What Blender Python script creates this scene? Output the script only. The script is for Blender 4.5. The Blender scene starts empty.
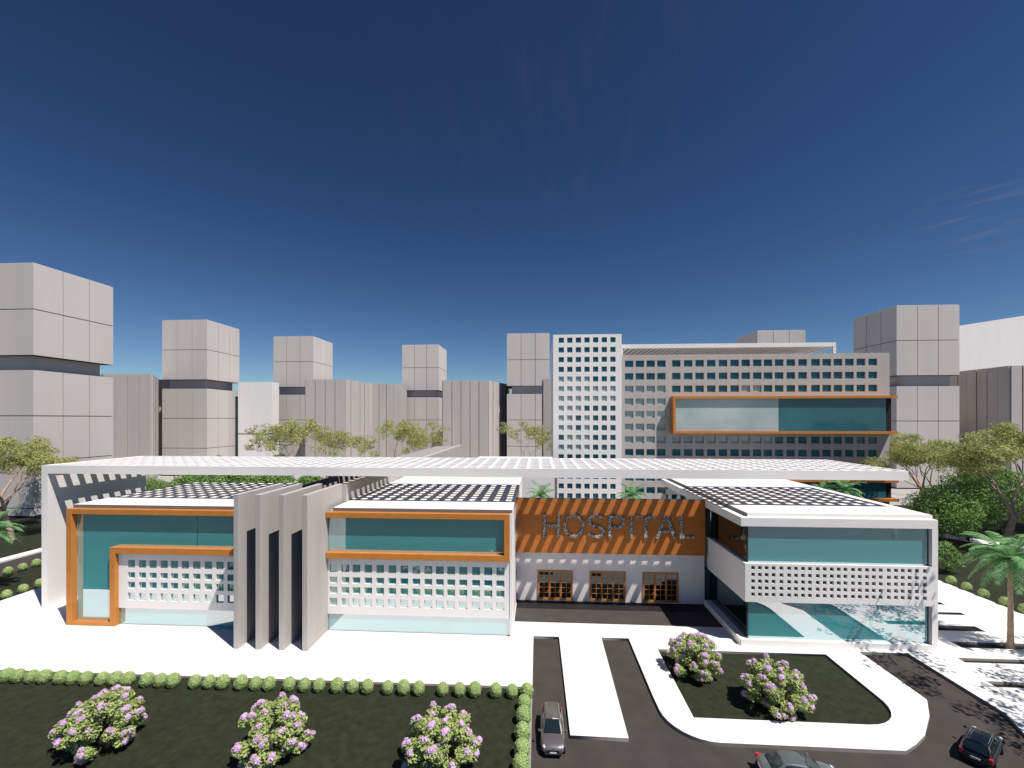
import bpy, bmesh, math, random
import numpy as np
from mathutils import Vector, Matrix, noise as mnoise
R = math.radians
scene = bpy.context.scene
COL = scene.collection

# ------------------------------------------------------------------ helpers
def tag(o, label=None, cat=None, group=None, kind=None):
    if label: o['label'] = label
    if cat: o['category'] = cat
    if group: o['group'] = group
    if kind: o['kind'] = kind
    return o

def empty(name, loc=(0, 0, 0), rz=0.0, label=None, cat=None, group=None):
    o = bpy.data.objects.new(name, None)
    COL.objects.link(o)
    o.location = loc
    o.rotation_euler = (0, 0, rz)
    o.empty_display_size = 0.5
    return tag(o, label, cat, group)

class MB:
    """collects vertices and faces, builds ONE mesh object"""
    def __init__(s): s.v = []; s.f = []
    def quad(s, a, b, c, d):
        n = len(s.v); s.v += [tuple(a), tuple(b), tuple(c), tuple(d)]; s.f.append((n, n+1, n+2, n+3)); return s
    def poly(s, pts):
        n = len(s.v); s.v += [tuple(p) for p in pts]; s.f.append(tuple(range(n, n+len(pts)))); return s
    def box(s, x0, x1, y0, y1, z0, z1):
        n = len(s.v)
        s.v += [(x0,y0,z0),(x1,y0,z0),(x1,y1,z0),(x0,y1,z0),(x0,y0,z1),(x1,y0,z1),(x1,y1,z1),(x0,y1,z1)]
        for f in ((0,3,2,1),(4,5,6,7),(0,1,5,4),(1,2,6,5),(2,3,7,6),(3,0,4,7)):
            s.f.append(tuple(n+i for i in f))
        return s
    def prism(s, pts, z0, z1):
        n = len(s.v); k = len(pts)
        s.v += [(p[0], p[1], z0) for p in pts] + [(p[0], p[1], z1) for p in pts]
        s.f.append(tuple(n+i for i in reversed(range(k)))); s.f.append(tuple(n+k+i for i in range(k)))
        for i in range(k):
            j = (i+1) % k; s.f.append((n+i, n+j, n+k+j, n+k+i))
        return s
    def prism_y(s, pts, y0, y1):      # pts in (x,z), counter-clockwise seen from -Y
        n = len(s.v); k = len(pts)
        s.v += [(p[0], y0, p[1]) for p in pts] + [(p[0], y1, p[1]) for p in pts]
        s.f.append(tuple(n+i for i in range(k))); s.f.append(tuple(n+k+i for i in reversed(range(k))))
        for i in range(k):
            j = (i+1) % k; s.f.append((n+j, n+i, n+k+i, n+k+j))
        return s
    def grid(s, us, ws, hole, t0, t1, plane):
        """plate divided by us x ws with open cells; plane 'xz' (t is y) , 'xy' (t is z) or 'yz' (t is x)"""
        def P(u, w, t):
            return {'xz': (u, t, w), 'xy': (u, w, t), 'yz': (t, u, w)}[plane]
        nu, nw = len(us)-1, len(ws)-1
        base = len(s.v); idx = {}
        def V(i, j, t):
            k = (i, j, t)
            if k not in idx:
                idx[k] = len(s.v); s.v.append(P(us[i], ws[j], (t0, t1)[t]))
            return idx[k]
        solid = [[not hole(i, j) for j in range(nw)] for i in range(nu)]
        S = lambda i, j: 0 <= i < nu and 0 <= j < nw and solid[i][j]
        for i in range(nu):
            for j in range(nw):
                if not S(i, j): continue
                s.f.append((V(i,j,0), V(i+1,j,0), V(i+1,j+1,0), V(i,j+1,0)))
                s.f.append((V(i,j,1), V(i,j+1,1), V(i+1,j+1,1), V(i+1,j,1)))
                if not S(i-1, j): s.f.append((V(i,j,0), V(i,j+1,0), V(i,j+1,1), V(i,j,1)))
                if not S(i+1, j): s.f.append((V(i+1,j,0), V(i+1,j,1), V(i+1,j+1,1), V(i+1,j+1,0)))
                if not S(i, j-1): s.f.append((V(i,j,0), V(i,j,1), V(i+1,j,1), V(i+1,j,0)))
                if not S(i, j+1): s.f.append((V(i,j+1,0), V(i+1,j+1,0), V(i+1,j+1,1), V(i,j+1,1)))
        return s
    def tube(s, pts, rads, n=7, cap=True):
        pts = [Vector(p) for p in pts]
        rings = []
        for i, p in enumerate(pts):
            d = (pts[min(i+1, len(pts)-1)] - pts[max(i-1, 0)]).normalized()
            a = d.cross(Vector((0, 0, 1)))
            if a.length < 1e-3: a = d.cross(Vector((0, 1, 0)))
            a.normalize(); b = d.cross(a)
            if rings and a.dot(pa) < 0: a, b = -a, -b
            pa = a
            r0 = len(s.v)
            for k in range(n):
                t = 2*math.pi*k/n
                s.v.append(tuple(p + (a*math.cos(t) + b*math.sin(t))*rads[i]))
            rings.append(r0)
        for q in range(len(rings)-1):
            for k in range(n):
                k2 = (k+1) % n
                s.f.append((rings[q]+k, rings[q]+k2, rings[q+1]+k2, rings[q+1]+k))
        if cap:
            s.f.append(tuple(rings[0]+k for k in reversed(range(n)))); s.f.append(tuple(rings[-1]+k for k in range(n)))
        return s
    def build(s, name, mat, parent=None, smooth=False, bevel=0.0, subsurf=0, fix=True, kind=None):
        me = bpy.data.meshes.new(name)
        me.from_pydata(s.v, [], s.f)
        if fix:
            bm = bmesh.new(); bm.from_mesh(me); bmesh.ops.recalc_face_normals(bm, faces=bm.faces); bm.to_mesh(me); bm.free()
        me.materials.append(mat)
        if smooth: me.polygons.foreach_set('use_smooth', [True]*len(me.polygons))
        o = bpy.data.objects.new(name, me); COL.objects.link(o)
        if parent: o.parent = parent
        if subsurf:
            m = o.modifiers.new('sub', 'SUBSURF'); m.levels = m.render_levels = subsurf
        if bevel:
            m = o.modifiers.new('bev', 'BEVEL'); m.width = bevel; m.segments = 2; m.limit_method = 'ANGLE'
        if kind: o['kind'] = kind
        return o

def copy_tree(o, parent=None):
    c = o.copy(); COL.objects.link(c); c.parent = parent
    for ch in o.children: copy_tree(ch, c)
    return c

# ------------------------------------------------------------------ materials
def mat(name, col, rough=0.6, var=0.06, scale=3.0, bump=0.0, bscale=30.0, spec=0.3, metal=0.0, streak=False, coat=0.0, col2=None):
    m = bpy.data.materials.new(name); m.use_nodes = True
    nt = m.node_tree; N = nt.nodes; L = nt.links
    b = N['Principled BSDF']
    b.inputs['Roughness'].default_value = rough
    b.inputs['Specular IOR Level'].default_value = spec
    b.inputs['Metallic'].default_value = metal
    b.inputs['Coat Weight'].default_value = coat
    tc = N.new('ShaderNodeTexCoord')
    n1 = N.new('ShaderNodeTexNoise'); n1.inputs['Scale'].default_value = scale; n1.inputs['Detail'].default_value = 6
    mp = N.new('ShaderNodeMapping')
    L.new(tc.outputs['Object'], mp.inputs['Vector'])
    if streak: mp.inputs['Scale'].default_value = (1.0, 1.0, 0.12)
    L.new(mp.outputs[0], n1.inputs['Vector'])
    cr = N.new('ShaderNodeValToRGB')
    c2 = col2 if col2 else tuple(min(1, c*(1+var)) for c in col)
    c1 = tuple(c*(1-var) for c in col) if not col2 else col
    cr.color_ramp.elements[0].position = 0.32; cr.color_ramp.elements[1].position = 0.68
    cr.color_ramp.elements[0].color = (*c1, 1); cr.color_ramp.elements[1].color = (*c2, 1)
    L.new(n1.outputs['Fac'], cr.inputs[0]); L.new(cr.outputs[0], b.inputs['Base Color'])
    if bump:
        n2 = N.new('ShaderNodeTexNoise'); n2.inputs['Scale'].default_value = bscale; n2.inputs['Detail'].default_value = 4
        L.new(tc.outputs['Object'], n2.inputs['Vector'])
        bp = N.new('ShaderNodeBump'); bp.inputs['Strength'].default_value = bump; bp.inputs['Distance'].default_value = 0.03
        L.new(n2.outputs['Fac'], bp.inputs['Height']); L.new(bp.outputs[0], b.inputs['Normal'])
    return m

def glass_mat(name, tint, refl, rough=0.012, top=.6, body=None, rcol=(0.93, 0.97, 0.97)):
    m = bpy.data.materials.new(name); m.use_nodes = True
    nt = m.node_tree; N = nt.nodes; L = nt.links
    N.remove(N['Principled BSDF']); out = N['Material Output']
    tr = N.new('ShaderNodeBsdfTransparent'); tr.inputs[0].default_value = (*tint, 1)
    gl = N.new('ShaderNodeBsdfGlossy'); gl.inputs['Roughness'].default_value = rough; gl.inputs[0].default_value = (*rcol, 1)
    tc = N.new('ShaderNodeTexCoord'); nz = N.new('ShaderNodeTexNoise'); nz.inputs['Scale'].default_value = 0.6
    L.new(tc.outputs['Object'], nz.inputs[0])
    bp = N.new('ShaderNodeBump'); bp.inputs['Strength'].default_value = 0.02; bp.inputs['Distance'].default_value = 0.05
    L.new(nz.outputs['Fac'], bp.inputs['Height']); L.new(bp.outputs[0], gl.inputs['Normal'])
    lw = N.new('ShaderNodeLayerWeight'); lw.inputs[0].default_value = 0.25
    mr = N.new('ShaderNodeMapRange'); mr.inputs[3].default_value = refl; mr.inputs[4].default_value = top
    L.new(lw.outputs['Fresnel'], mr.inputs[0])
    mx = N.new('ShaderNodeMixShader'); L.new(mr.outputs[0], mx.inputs[0]); L.new(gl.outputs[0], mx.inputs[2])
    if body:
        df = N.new('ShaderNodeBsdfDiffuse'); df.inputs[0].default_value = (*body, 1)
        m2 = N.new('ShaderNodeMixShader'); m2.inputs[0].default_value = .86
        L.new(tr.outputs[0], m2.inputs[1]); L.new(df.outputs[0], m2.inputs[2]); L.new(m2.outputs[0], mx.inputs[1])
    else: L.new(tr.outputs[0], mx.inputs[1])
    L.new(mx.outputs[0], out.inputs[0])
    return m

def leaf_mat(name, c1, c2, trans=0.25, scale=0.7):
    m = bpy.data.materials.new(name); m.use_nodes = True
    nt = m.node_tree; N = nt.nodes; L = nt.links
    b = N['Principled BSDF']; out = N['Material Output']
    b.inputs['Roughness'].default_value = 0.55; b.inputs['Specular IOR Level'].default_value = 0.2
    tc = N.new('ShaderNodeTexCoord')
    n1 = N.new('ShaderNodeTexNoise'); n1.inputs['Scale'].default_value = scale; n1.inputs['Detail'].default_value = 8; n1.inputs['Roughness'].default_value = 0.7
    L.new(tc.outputs['Object'], n1.inputs[0])
    cr = N.new('ShaderNodeValToRGB'); cr.color_ramp.elements[0].position = .35; cr.color_ramp.elements[1].position = .65
    cr.color_ramp.elements[0].color = (*c1, 1); cr.color_ramp.elements[1].color = (*c2, 1)
    L.new(n1.outputs['Fac'], cr.inputs[0]); L.new(cr.outputs[0], b.inputs['Base Color'])
    t = N.new('ShaderNodeBsdfTranslucent'); L.new(cr.outputs[0], t.inputs[0])
    mx = N.new('ShaderNodeMixShader'); mx.inputs[0].default_value = trans
    L.new(b.outputs[0], mx.inputs[1]); L.new(t.outputs[0], mx.inputs[2]); L.new(mx.outputs[0], out.inputs[0])
    return m

M = {}
M['white'] = mat('white_render', (.93, .895, .86), .75, .02, .4, .08, 14, streak=True)
M['pave'] = mat('white_paving', (.90, .87, .83), .7, .025, .35, .05, 9)
M['taupe'] = mat('taupe_render', (.53, .49, .455), .8, .05, .5, .08, 12, streak=True)
M['fascia'] = mat('taupe_fascia', (.20, .18, .165), .7, .05, .8)
M['tower'] = mat('tower_cladding', (.66, .605, .57), .75, .045, .12, streak=True)
M['towerj'] = mat('tower_joint', (.05, .04, .04), .9, .05, 1)
M['ribs'] = mat('ribbed_cladding', (.56, .51, .48), .8, .06, .2, streak=True)
M['orange'] = mat('orange_metal', (.62, .235, .05), .45, .07, 1.2, .03, 20)
M['rust'] = mat('orange_panel', (.58, .19, .04), .6, .10, 3.5, .1, 25)
M['asphalt'] = mat('asphalt', (.062, .052, .048), .85, .14, .5, .25, 60)
M['fore'] = mat('forecourt_asphalt', (.068, .058, .054), .85, .12, .6, .2, 60)
M['strip'] = mat('dark_band', (.016, .015, .016), .7, .12, 2)  # darker colour for the flat band along the entrance wall
M['lawn'] = mat('lawn', (.018, .021, .010), .95, .3, 1.8, .3, 55, col2=(.031, .037, .017))
M['ground'] = mat('ground_paving', (.42, .40, .38), .85, .12, .15)
M['soil'] = mat('planter_soil', (.02, .019, .017), .95, .3, 6, .4, 40)
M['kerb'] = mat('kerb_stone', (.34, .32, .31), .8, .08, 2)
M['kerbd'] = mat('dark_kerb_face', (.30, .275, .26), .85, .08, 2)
M['mull'] = mat('dark_mullion', (.03, .05, .055), .5, .1, 3)
M['room'] = mat('interior_teal_wall', (.42, .90, .92), .7, .04, .6)
M['roomside'] = mat('interior_wall_grey', (.10, .12, .125), .7, .04, .6)
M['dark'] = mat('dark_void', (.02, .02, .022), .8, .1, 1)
M['glass'] = glass_mat('teal_glass', (.62, .96, .98), .50, body=(.10, .60, .66), rcol=(.96, .93, .92), top=.7)
M['dglass'] = glass_mat('dark_glass', (.06, .08, .085), .06, top=.30)
M['wglass'] = mat('teal_window_glass', (.018, .115, .155), .06, .18, .08, spec=.45, col2=(.032, .175, .225))
M['wrefl'] = mat('window_glass_painted_reflection', (.32, .42, .43), .06, .22, .10, spec=.7, col2=(.52, .60, .60))  # teal glass with a pale reflection of pergola and ground painted into the colour
M['wood'] = mat('orange_timber', (.56, .24, .07), .5, .18, 4, .05, 30, streak=True)
M['stone'] = mat('speckled_granite', (.03, .03, .025), .6, .1, 7, col2=(.62, .60, .55))
M['stone'].node_tree.nodes['Color Ramp'].color_ramp.elements[0].position = .44; M['stone'].node_tree.nodes['Color Ramp'].color_ramp.elements[1].position = .54
M['clad'] = mat('ribbed_grey_cladding', (.93, .85, .80), .7, .03, .7)
M['bark'] = mat('pale_bark', (.50, .34, .27), .85, .25, 2.5, .5, 12)
M['dbark'] = mat('dark_bark', (.09, .065, .05), .9, .3, 2.5, .5, 12)
M['pbark'] = mat('palm_bark', (.55, .39, .25), .9, .25, 3.0, .6, 9)
M['leafo'] = leaf_mat('olive_leaves', (.30, .34, .10), (.60, .62, .24), .25, .5)
M['leafd'] = leaf_mat('dark_green_leaves', (.12, .23, .05), (.34, .52, .16), .25, .5)
M['leafp'] = leaf_mat('palm_leaves', (.16, .38, .14), (.36, .62, .28), .3, .6)
M['leafh'] = leaf_mat('hedge_leaves', (.38, .52, .18), (.66, .80, .36), .2, 5)
M['core'] = mat('hedge_core', (.28, .40, .13), .9, .3, 5)
M['leafl'] = leaf_mat('lilac_leaves', (.34, .44, .13), (.62, .70, .28), .25, 1.6)
M['flower'] = leaf_mat('lilac_petals', (.80, .48, .78), (.95, .74, .92), .2, 5)
# cladding with fine vertical ribs
def ribbed(m, axis='X', freq=14.0, strength=.35):
    nt = m.node_tree; N = nt.nodes; L = nt.links
    w = N.new('ShaderNodeTexWave'); w.bands_direction = axis; w.inputs['Scale'].default_value = freq/6.283*2
    tc = N.new('ShaderNodeTexCoord'); L.new(tc.outputs['Object'], w.inputs[0])
    bp = N.new('ShaderNodeBump'); bp.inputs['Strength'].default_value = strength; bp.inputs['Distance'].default_value = .04
    L.new(w.outputs['Fac'], bp.inputs['Height']); L.new(bp.outputs[0], N['Principled BSDF'].inputs['Normal'])
ribbed(M['clad'], 'X', 8.0, .5)

# ------------------------------------------------------------------ GROUND, ROADS, PAVEMENT
Z_ROAD = -0.28
g = MB()
def gplane(x0, x1, y0, y1, z): return MB().quad((x0,y0,z),(x1,y0,z),(x1,y1,z),(x0,y1,z))
tag(gplane(-900, 900, -500, 2500, -0.32).build('ground', M['ground']), kind='structure')
tag(gplane(-0.5, 260, -260, 49.5, Z_ROAD).build('road', M['asphalt']), kind='structure')

def filled(name, outer, holes, z0, z1, material):
    cu = bpy.data.curves.new(name, 'CURVE'); cu.dimensions = '2D'; cu.fill_mode = 'BOTH'
    for pts in [outer]+holes:
        sp = cu.splines.new('POLY'); sp.points.add(len(pts)-1)
        for i, p in enumerate(pts): sp.points[i].co = (p[0], p[1], 0, 1)
        sp.use_cyclic_u = True
    cu.extrude = (z1-z0)/2
    tmp = bpy.data.objects.new(name+'_tmp', cu); COL.objects.link(tmp)
    dg = bpy.context.evaluated_depsgraph_get(); dg.update()
    me = bpy.data.meshes.new_from_object(tmp.evaluated_get(dg))
    bpy.data.objects.remove(tmp); me.name = name
    o = bpy.data.objects.new(name, me); COL.objects.link(o); o.location = (0, 0, (z0+z1)/2)
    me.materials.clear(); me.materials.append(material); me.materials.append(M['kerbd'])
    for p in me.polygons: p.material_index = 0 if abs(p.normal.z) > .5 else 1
    return o
def arc(cx, cy, r, a0, a1, n=8):
    return [(cx+r*math.cos(R(a0+(a1-a0)*i/n)), cy+r*math.sin(R(a0+(a1-a0)*i/n))) for i in range(n+1)]
outer = [(-70.85, 38.2), (-70.85, 76), (59.6, 76), (59.6, 24), (34.5, 24), (35.4, 31.0), (36.6, 34.2), (38.05, 37.6), (37.8, 46.62), (33.08, 46.62), (33.2, 39.0), (31.6, 36.9), (29.3, 34.6), (27.85, 33.6), (26.57, 32.9)]
outer += [(13.47, 32.9)] + arc(13.6, 36.5, 3.6, 268, 182, 8)[1:] + [(9.95, 38.0), (9.9, 47.95), (6.95, 47.95), (6.8, 32.95), (2.45, 33.0), (2.32, 47.84), (-0.5, 47.84), (-0.5, 38.73), (-51.4, 38.32)]
lawn_hole = [(12.5, 35.55)] + arc(26.0, 38.9, 3.35, -90, 5, 8) + [(29.3, 45.9), (12.45, 45.9)]
def rect(x0, x1, y0, y1): return [(x0, y0), (x1, y0), (x1, y1), (x0, y1)]
slots = [rect(43.5, 52.6, 59.1, 59.9), rect(43.5, 52.3, 56.1, 56.8), rect(43.2, 50.5, 51.85, 53.15), rect(44.4, 59.0, 48.1, 49.35), rect(42.05, 58.6, 45.2, 46.05), rect(40.95, 58.6, 41.2, 42.1)]
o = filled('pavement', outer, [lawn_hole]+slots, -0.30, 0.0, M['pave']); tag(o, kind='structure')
tag(gplane(12.0, 30.0, 35.2, 46.3, -0.24).build('island_lawn', M['lawn']), kind='structure')
tag(gplane(40.5, 59.3, 41.0, 60.3, -0.26).build('planting_soil', M['soil']), kind='structure')
tag(gplane(-300, -0.7, -260, 38.9, -0.20).build('garden_lawn', M['lawn']), kind='structure')
# kerb between garden and road
tag(MB().box(-0.72, -0.5, -260, 38.72, -0.3, -0.12).build('garden_kerb', M['kerb']), kind='structure')
# side street on the left
tag(gplane(-82.7, -70.8, 38.9, 110, -0.25).build('verge_lawn', M['lawn']), kind='structure')
tag(gplane(-90.5, -82.7, 38.9, 160, -0.28).build('side_street', M['asphalt']), kind='structure')
tag(MB().box(-92.4, -90.4, 38.9, 160, -0.3, 0.0).build('side_street_kerb', M['pave']), kind='structure')
tag(gplane(-140, -92.3, 38.9, 118, -0.24).build('far_lawn', M['lawn']), kind='structure')
# right hand lawn and path
tag(gplane(59.5, 150, 49.6, 128, -0.25).build('park_lawn', M['lawn']), kind='structure')
tag(MB().prism([(78, 99.5), (90, 84.5), (120, 80), (120, 84), (92, 88), (82, 101)], -0.26, -0.2).build('park_path', M['pave']), kind='structure')

# ------------------------------------------------------------------ ENTRANCE FORECOURT
tag(gplane(-2.8, 21.4, 51.13, 57.3, 0.006).build('forecourt', M['fore']), kind='structure')
tag(gplane(-2.75, 21.35, 54.8, 57.28, 0.012).build('forecourt_band', M['strip']), kind='structure')

# ------------------------------------------------------------------ helpers for building parts
def wall_pane(mb_name, x0, x1, z0, z1, y, material, parent):
    return MB().box(x0, x1, y, y+.03, z0, z1).build(mb_name, material, parent)

def cell_breaks(starts, w, lo, hi):
    b = [lo]
    for s in starts: b += [s, s+w]
    b.append(hi)
    return b

# ------------------------------------------------------------------ LEFT WING (white, orange frame, both sides of the fins)
lw = empty('hospital_wing', (-28, 47.8, 0), 0, 'low white wing with orange window frames and white grid screens beside the tall taupe fins', 'building')
def child(o, p):
    """keep world placement while parenting"""
    o.parent = p; o.matrix_parent_inverse = Matrix.Translation(p.location).inverted() if p.rotation_euler.z == 0 else p.matrix_basis.inverted()
    return o
def part(mb, name, m, p, **k): return child(mb.build(name, m, None, **k), p)

ROOF = 13.93
# shell walls: inner face that shows teal behind the glass, side walls
part(MB().box(-53.9, -31.5, 48.42, 48.62, 0.0, 13.5), 'inner_wall', M['room'], lw)
part(MB().box(-23.8, -3.2, 48.42, 48.62, 0.0, 13.5), 'inner_wall', M['room'], lw)
part(MB().box(-54.3, -53.95, 48.3, 65.3, 0, 13.5), 'side_wall', M['white'], lw)
part(MB().box(-3.1, -2.87, 47.5, 77.0, 0.0, 13.53), 'side_wall', M['white'], lw)
part(MB().box(-53.9, -31.8, 65.0, 65.3, 0, 13.5), 'back_wall', M['white'], lw)
part(MB().box(-23.3, -3.1, 76.8, 77.1, 0, 13.5), 'back_wall', M['white'], lw)
# roofs
part(MB().box(-54.75, -31.55, 47.84, 65.45, 13.60, ROOF), 'roof', M['white'], lw)
part(MB().box(-23.25, -2.84, 47.84, 77.4, 13.60, ROOF), 'roof', M['white'], lw)
part(MB().box(-54.73, -31.55, 47.76, 47.835, 13.555, 13.90).box(-23.25, -2.86, 47.76, 47.835, 13.555, 13.90), 'fascia', M['fascia'], lw)
part(MB().box(-22.5, -3.2, 70.5, 77.3, ROOF, 14.3), 'raised_roof', M['white'], lw)
part(MB().box(-10.5, -3.4, 71.0, 76.6, 14.3, 14.75), 'roof_hatch', M['white'], lw)
# orange frame, left section (one L shaped ribbon) : prisms pulled out of the facade
fr = MB()
yf0, yf1 = 47.1, 47.755
fr.box(-54.87, -54.2, yf0, yf1, 0.0, 13.55)           # left upright
fr.box(-54.2, -31.9, yf0, yf1, 12.93, 13.55)          # top beam
fr.box(-54.2, -49.5, yf0, yf1, 0.0, 0.42)             # bottom piece
fr.box(-49.5, -48.87, yf0, yf1, 0.0, 9.15)            # inner upright
fr.box(-48.87, -31.9, yf0, yf1, 8.42, 9.15)           # middle beam
part(fr, 'window_frame', M['orange'], lw, bevel=.03)
fr = MB()
fr.box(-23.75, -3.1, yf0, yf1, 12.93, 13.55).box(-23.75, -3.1, yf0, yf1, 8.36, 9.02).box(-3.72, -3.1, yf0, yf1, 9.02, 12.93)
part(fr, 'window_frame', M['orange'], lw, bevel=.03)
# glass
YG = 47.76
def pane(p, x0, x1, z0, z1, y=YG, m='glass'): return part(MB().quad((x0,y,z0),(x1,y,z0),(x1,y,z1),(x0,y,z1)), 'glass_pane', M[m], p, fix=False)
pane(lw, -54.2, -49.5, .42, 12.93); pane(lw, -49.5, -39.4, 9.15, 12.93); pane(lw, -39.36, -31.9, 9.15, 12.93)
pane(lw, -48.87, -31.9, 0.0, 8.42); pane(lw, -23.75, -3.72, 9.02, 12.93); pane(lw, -23.75, -3.12, 0.0, 8.36)
# perforated white screens
colsL = [-47.74, -46.38, -45.08, -43.73, -42.47, -41.14, -39.76, -38.35, -36.96, -35.6, -34.25, -32.95]
colsR = [-23.54, -22.16, -20.9, -19.53, -18.16, -16.77, -15.41, -14.03, -12.68, -11.38, -10.1, -8.74, -7.31, -5.95, -4.6]
zb = [1.97, 2.88, 3.77, 4.25, 5.03, 5.42, 6.15, 6.68, 7.59, 8.40]
def screen(cols, x0, x1, p):
    xs = cell_breaks(cols, .9, x0, x1)
    part(MB().grid(xs, zb, lambda i, j: i % 2 == 1 and j % 2 == 1, 47.57, 47.74, 'xz'), 'grid_screen', M['white'], p)
screen(colsL, -48.86, -31.9, lw); screen(colsR, -23.78, -3.12, lw)
# band behind the lower glass bottom, thin base line
part(MB().box(-48.86, -31.9, 47.72, 47.80, -.0, .06).box(-23.75, -3.12, 47.72, 47.80, 0, .06), 'base_rail', M['kerb'], lw)

# ------------------------------------------------------------------ FINS AND SPINE
fins = [(-31.75, -31.2), (-29.37, -28.82), (-26.85, -26.3), (-24.35, -23.8)]
flab = ['first of the four tall taupe fin walls, at the left against the orange framed glass',
        'second tall taupe fin wall counted from the left of the four',
        'third tall taupe fin wall counted from the left of the four',
        'rightmost tall taupe fin wall, its broad right side fully sunlit']
for k, (x0, x1) in enumerate(fins):
    f = MB().box(x0, x1, 43.3, 51.3, 0, 16.12).build('fin_wall', M['taupe'], bevel=.02)
    tag(f, flab[k], 'wall', 'tall taupe fin walls')
sp = empty('spine_building', (-27.5, 60, 0), 0, 'long narrow taupe roofed block running back from the fins, with slatted roof', 'building')
part(MB().box(-24.3, -23.32, 51.32, 132, 0, 16.05), 'side_wall', M['taupe'], sp)
part(MB().box(-31.7, -31.2, 51.32, 132, 0, 15.2), 'side_wall', M['taupe'], sp)
part(MB().box(-31.2, -24.3, 131.5, 132, 0, 15.2), 'back_wall', M['taupe'], sp)
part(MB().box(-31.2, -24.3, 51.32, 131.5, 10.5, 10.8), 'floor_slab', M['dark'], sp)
sl = MB()
y = 66.0
while y < 131: sl.box(-31.2, -24.3, y, y+1.05, 15.3, 15.65); y += 1.9
part(sl, 'roof_slats', M['taupe'], sp)

# ------------------------------------------------------------------ PERGOLA
pg = empty('pergola', (-62.5, 51.17, 0), 0, 'wide white lattice pergola roof spanning the hospital front on a tall white end wall', 'pergola')
PX0, PX1, PY0, PY1 = -62.93, 41.6, 51.17, 64.97
nx, ny = 68, 8
XL0 = -62.30
px_, py_ = (PX1-XL0-.36)/nx, (PY1-PY0-.5)/ny
xs = [PX0+.35, XL0+.36]; ys = [PY0+.35, PY0+.5]
for i in range(1, nx+1): xs += [XL0+i*px_, XL0+i*px_+.36]
for j in range(1, ny+1): ys += [PY0+j*py_, PY0+j*py_+.5]
xs[-1] = PX1-.349; ys[-1] -= .35
part(MB().grid(xs, ys, lambda i, j: i % 2 == 1 and j % 2 == 1, 17.10, 18.12, 'xy'), 'lattice', M['white'], pg)
fb = MB()
fb.box(PX0, PX1, PY0, PY0+.35, 17.08, 18.13).box(PX0, PX1, PY1-.35, PY1, 17.08, 18.13)
fb.box(PX0, PX0+.35, PY0+.35, PY1-.35, 17.08, 18.13).box(PX1-.35, PX1, PY0+.35, PY1-.35, 17.08, 18.13)
part(fb, 'edge_beam', M['white'], pg)
part(MB().box(-62.93, -62.12, 51.172, 64.96, 0.0, 17.08), 'end_wall', M['white'], pg)
for x, y in ((-23.8, 63.5), (-31.45, 63.5)):
    part(MB().box(x-.2, x+.2, y-.2, y+.2, 15.0, 17.10), 'post', M['taupe'], pg)

# ------------------------------------------------------------------ ENTRANCE HALL
eh = empty('entrance_hall', (9, 57.3, 0), 0, 'entrance hall with rust orange fascia over pale ribbed wall, set back between the two wings', 'building')
doors = [(-.08, 4.6), (6.76, 11.45), (13.6, 18.22)]
xs = [-2.85]
for a, b in doors: xs += [a, b]
xs += [21.5]
part(MB().grid(xs, [0, .12, 4.05, 6.4], lambda i, j: i % 2 == 1 and j == 1, 57.3, 57.6, 'xz'), 'front_wall', M['clad'], eh)
part(MB().box(-2.85, 21.5, 57.02, 57.6, 6.4, 13.45), 'orange_fascia', M['rust'], eh)
part(MB().box(-2.6, 21.4, 57.6, 75.0, 8.6, 8.9), 'roof', M['white'], eh)
part(MB().box(-2.6, 21.4, 74.7, 75.0, 0, 8.6), 'back_wall', M['white'], eh)
part(MB().box(-2.85, 21.5, 57.05, 57.58, 13.45, 13.53), 'coping', M['fascia'], eh)
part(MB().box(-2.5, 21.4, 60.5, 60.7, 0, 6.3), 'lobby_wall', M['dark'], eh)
# door units
dl = ['left door unit of the entrance, orange timber with small panes, nearest the orange framed wing',
      'middle orange timber glazed door unit of the hospital entrance',
      'right orange timber glazed door unit, nearest the right wing']
for k, (a, b) in enumerate(doors):
    d = empty('entrance_door', ((a+b)/2, 57.25, .12), 0, dl[k], 'door', 'orange timber entrance doors')
    W_ = b-a
    fr = MB().box(a+.01, a+.14, 57.2, 57.5, .12, 4.05).box(b-.14, b-.01, 57.2, 57.5, .12, 4.05).box(a+.14, b-.14, 57.2, 57.5, 3.9, 4.05)
    part(fr, 'door_frame', M['wood'], d, bevel=.01)
    lw_ = (W_-.28)/3
    for i in range(3):
        x0 = a+.14+i*lw_+.015; x1 = x0+lw_-.03
        lf = MB().box(x0, x0+.11, 57.26, 57.36, .12, 3.9).box(x1-.11, x1, 57.26, 57.36, .12, 3.9)
        lf.box(x0+.11, x1-.11, 57.26, 57.36, 3.78, 3.9).box(x0+.11, x1-.11, 57.26, 57.36, .12, .42)
        xm = (x0+x1)/2
        lf.box(xm-.03, xm+.03, 57.27, 57.35, .42, 3.78)
        for q in range(1, 5):
            zz = .42+q*(3.36/5); lf.box(x0+.11, x1-.11, 57.275, 57.345, zz-.03, zz+.03)
        leaf = part(lf, 'door_leaf', M['wood'], d)
        gp = MB().quad((x0+.1, 57.31, .4), (x1-.1, 57.31, .4), (x1-.1, 57.31, 3.8), (x0+.1, 57.31, 3.8)).build('pane', M['dglass'], None, fix=False)
        gp.parent = leaf; gp.matrix_parent_inverse = leaf.matrix_parent_inverse.inverted() @ Matrix.Identity(4) if False else Matrix.Identity(4)
        hd = MB().box(x1-.3, x1-.06, 57.16, 57.2, 1.30, 1.38).box(x1-.09, x1-.05, 57.2, 57.26, 1.30, 1.38).build('handle', M['orange'], None)
        hd.parent = leaf
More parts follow.
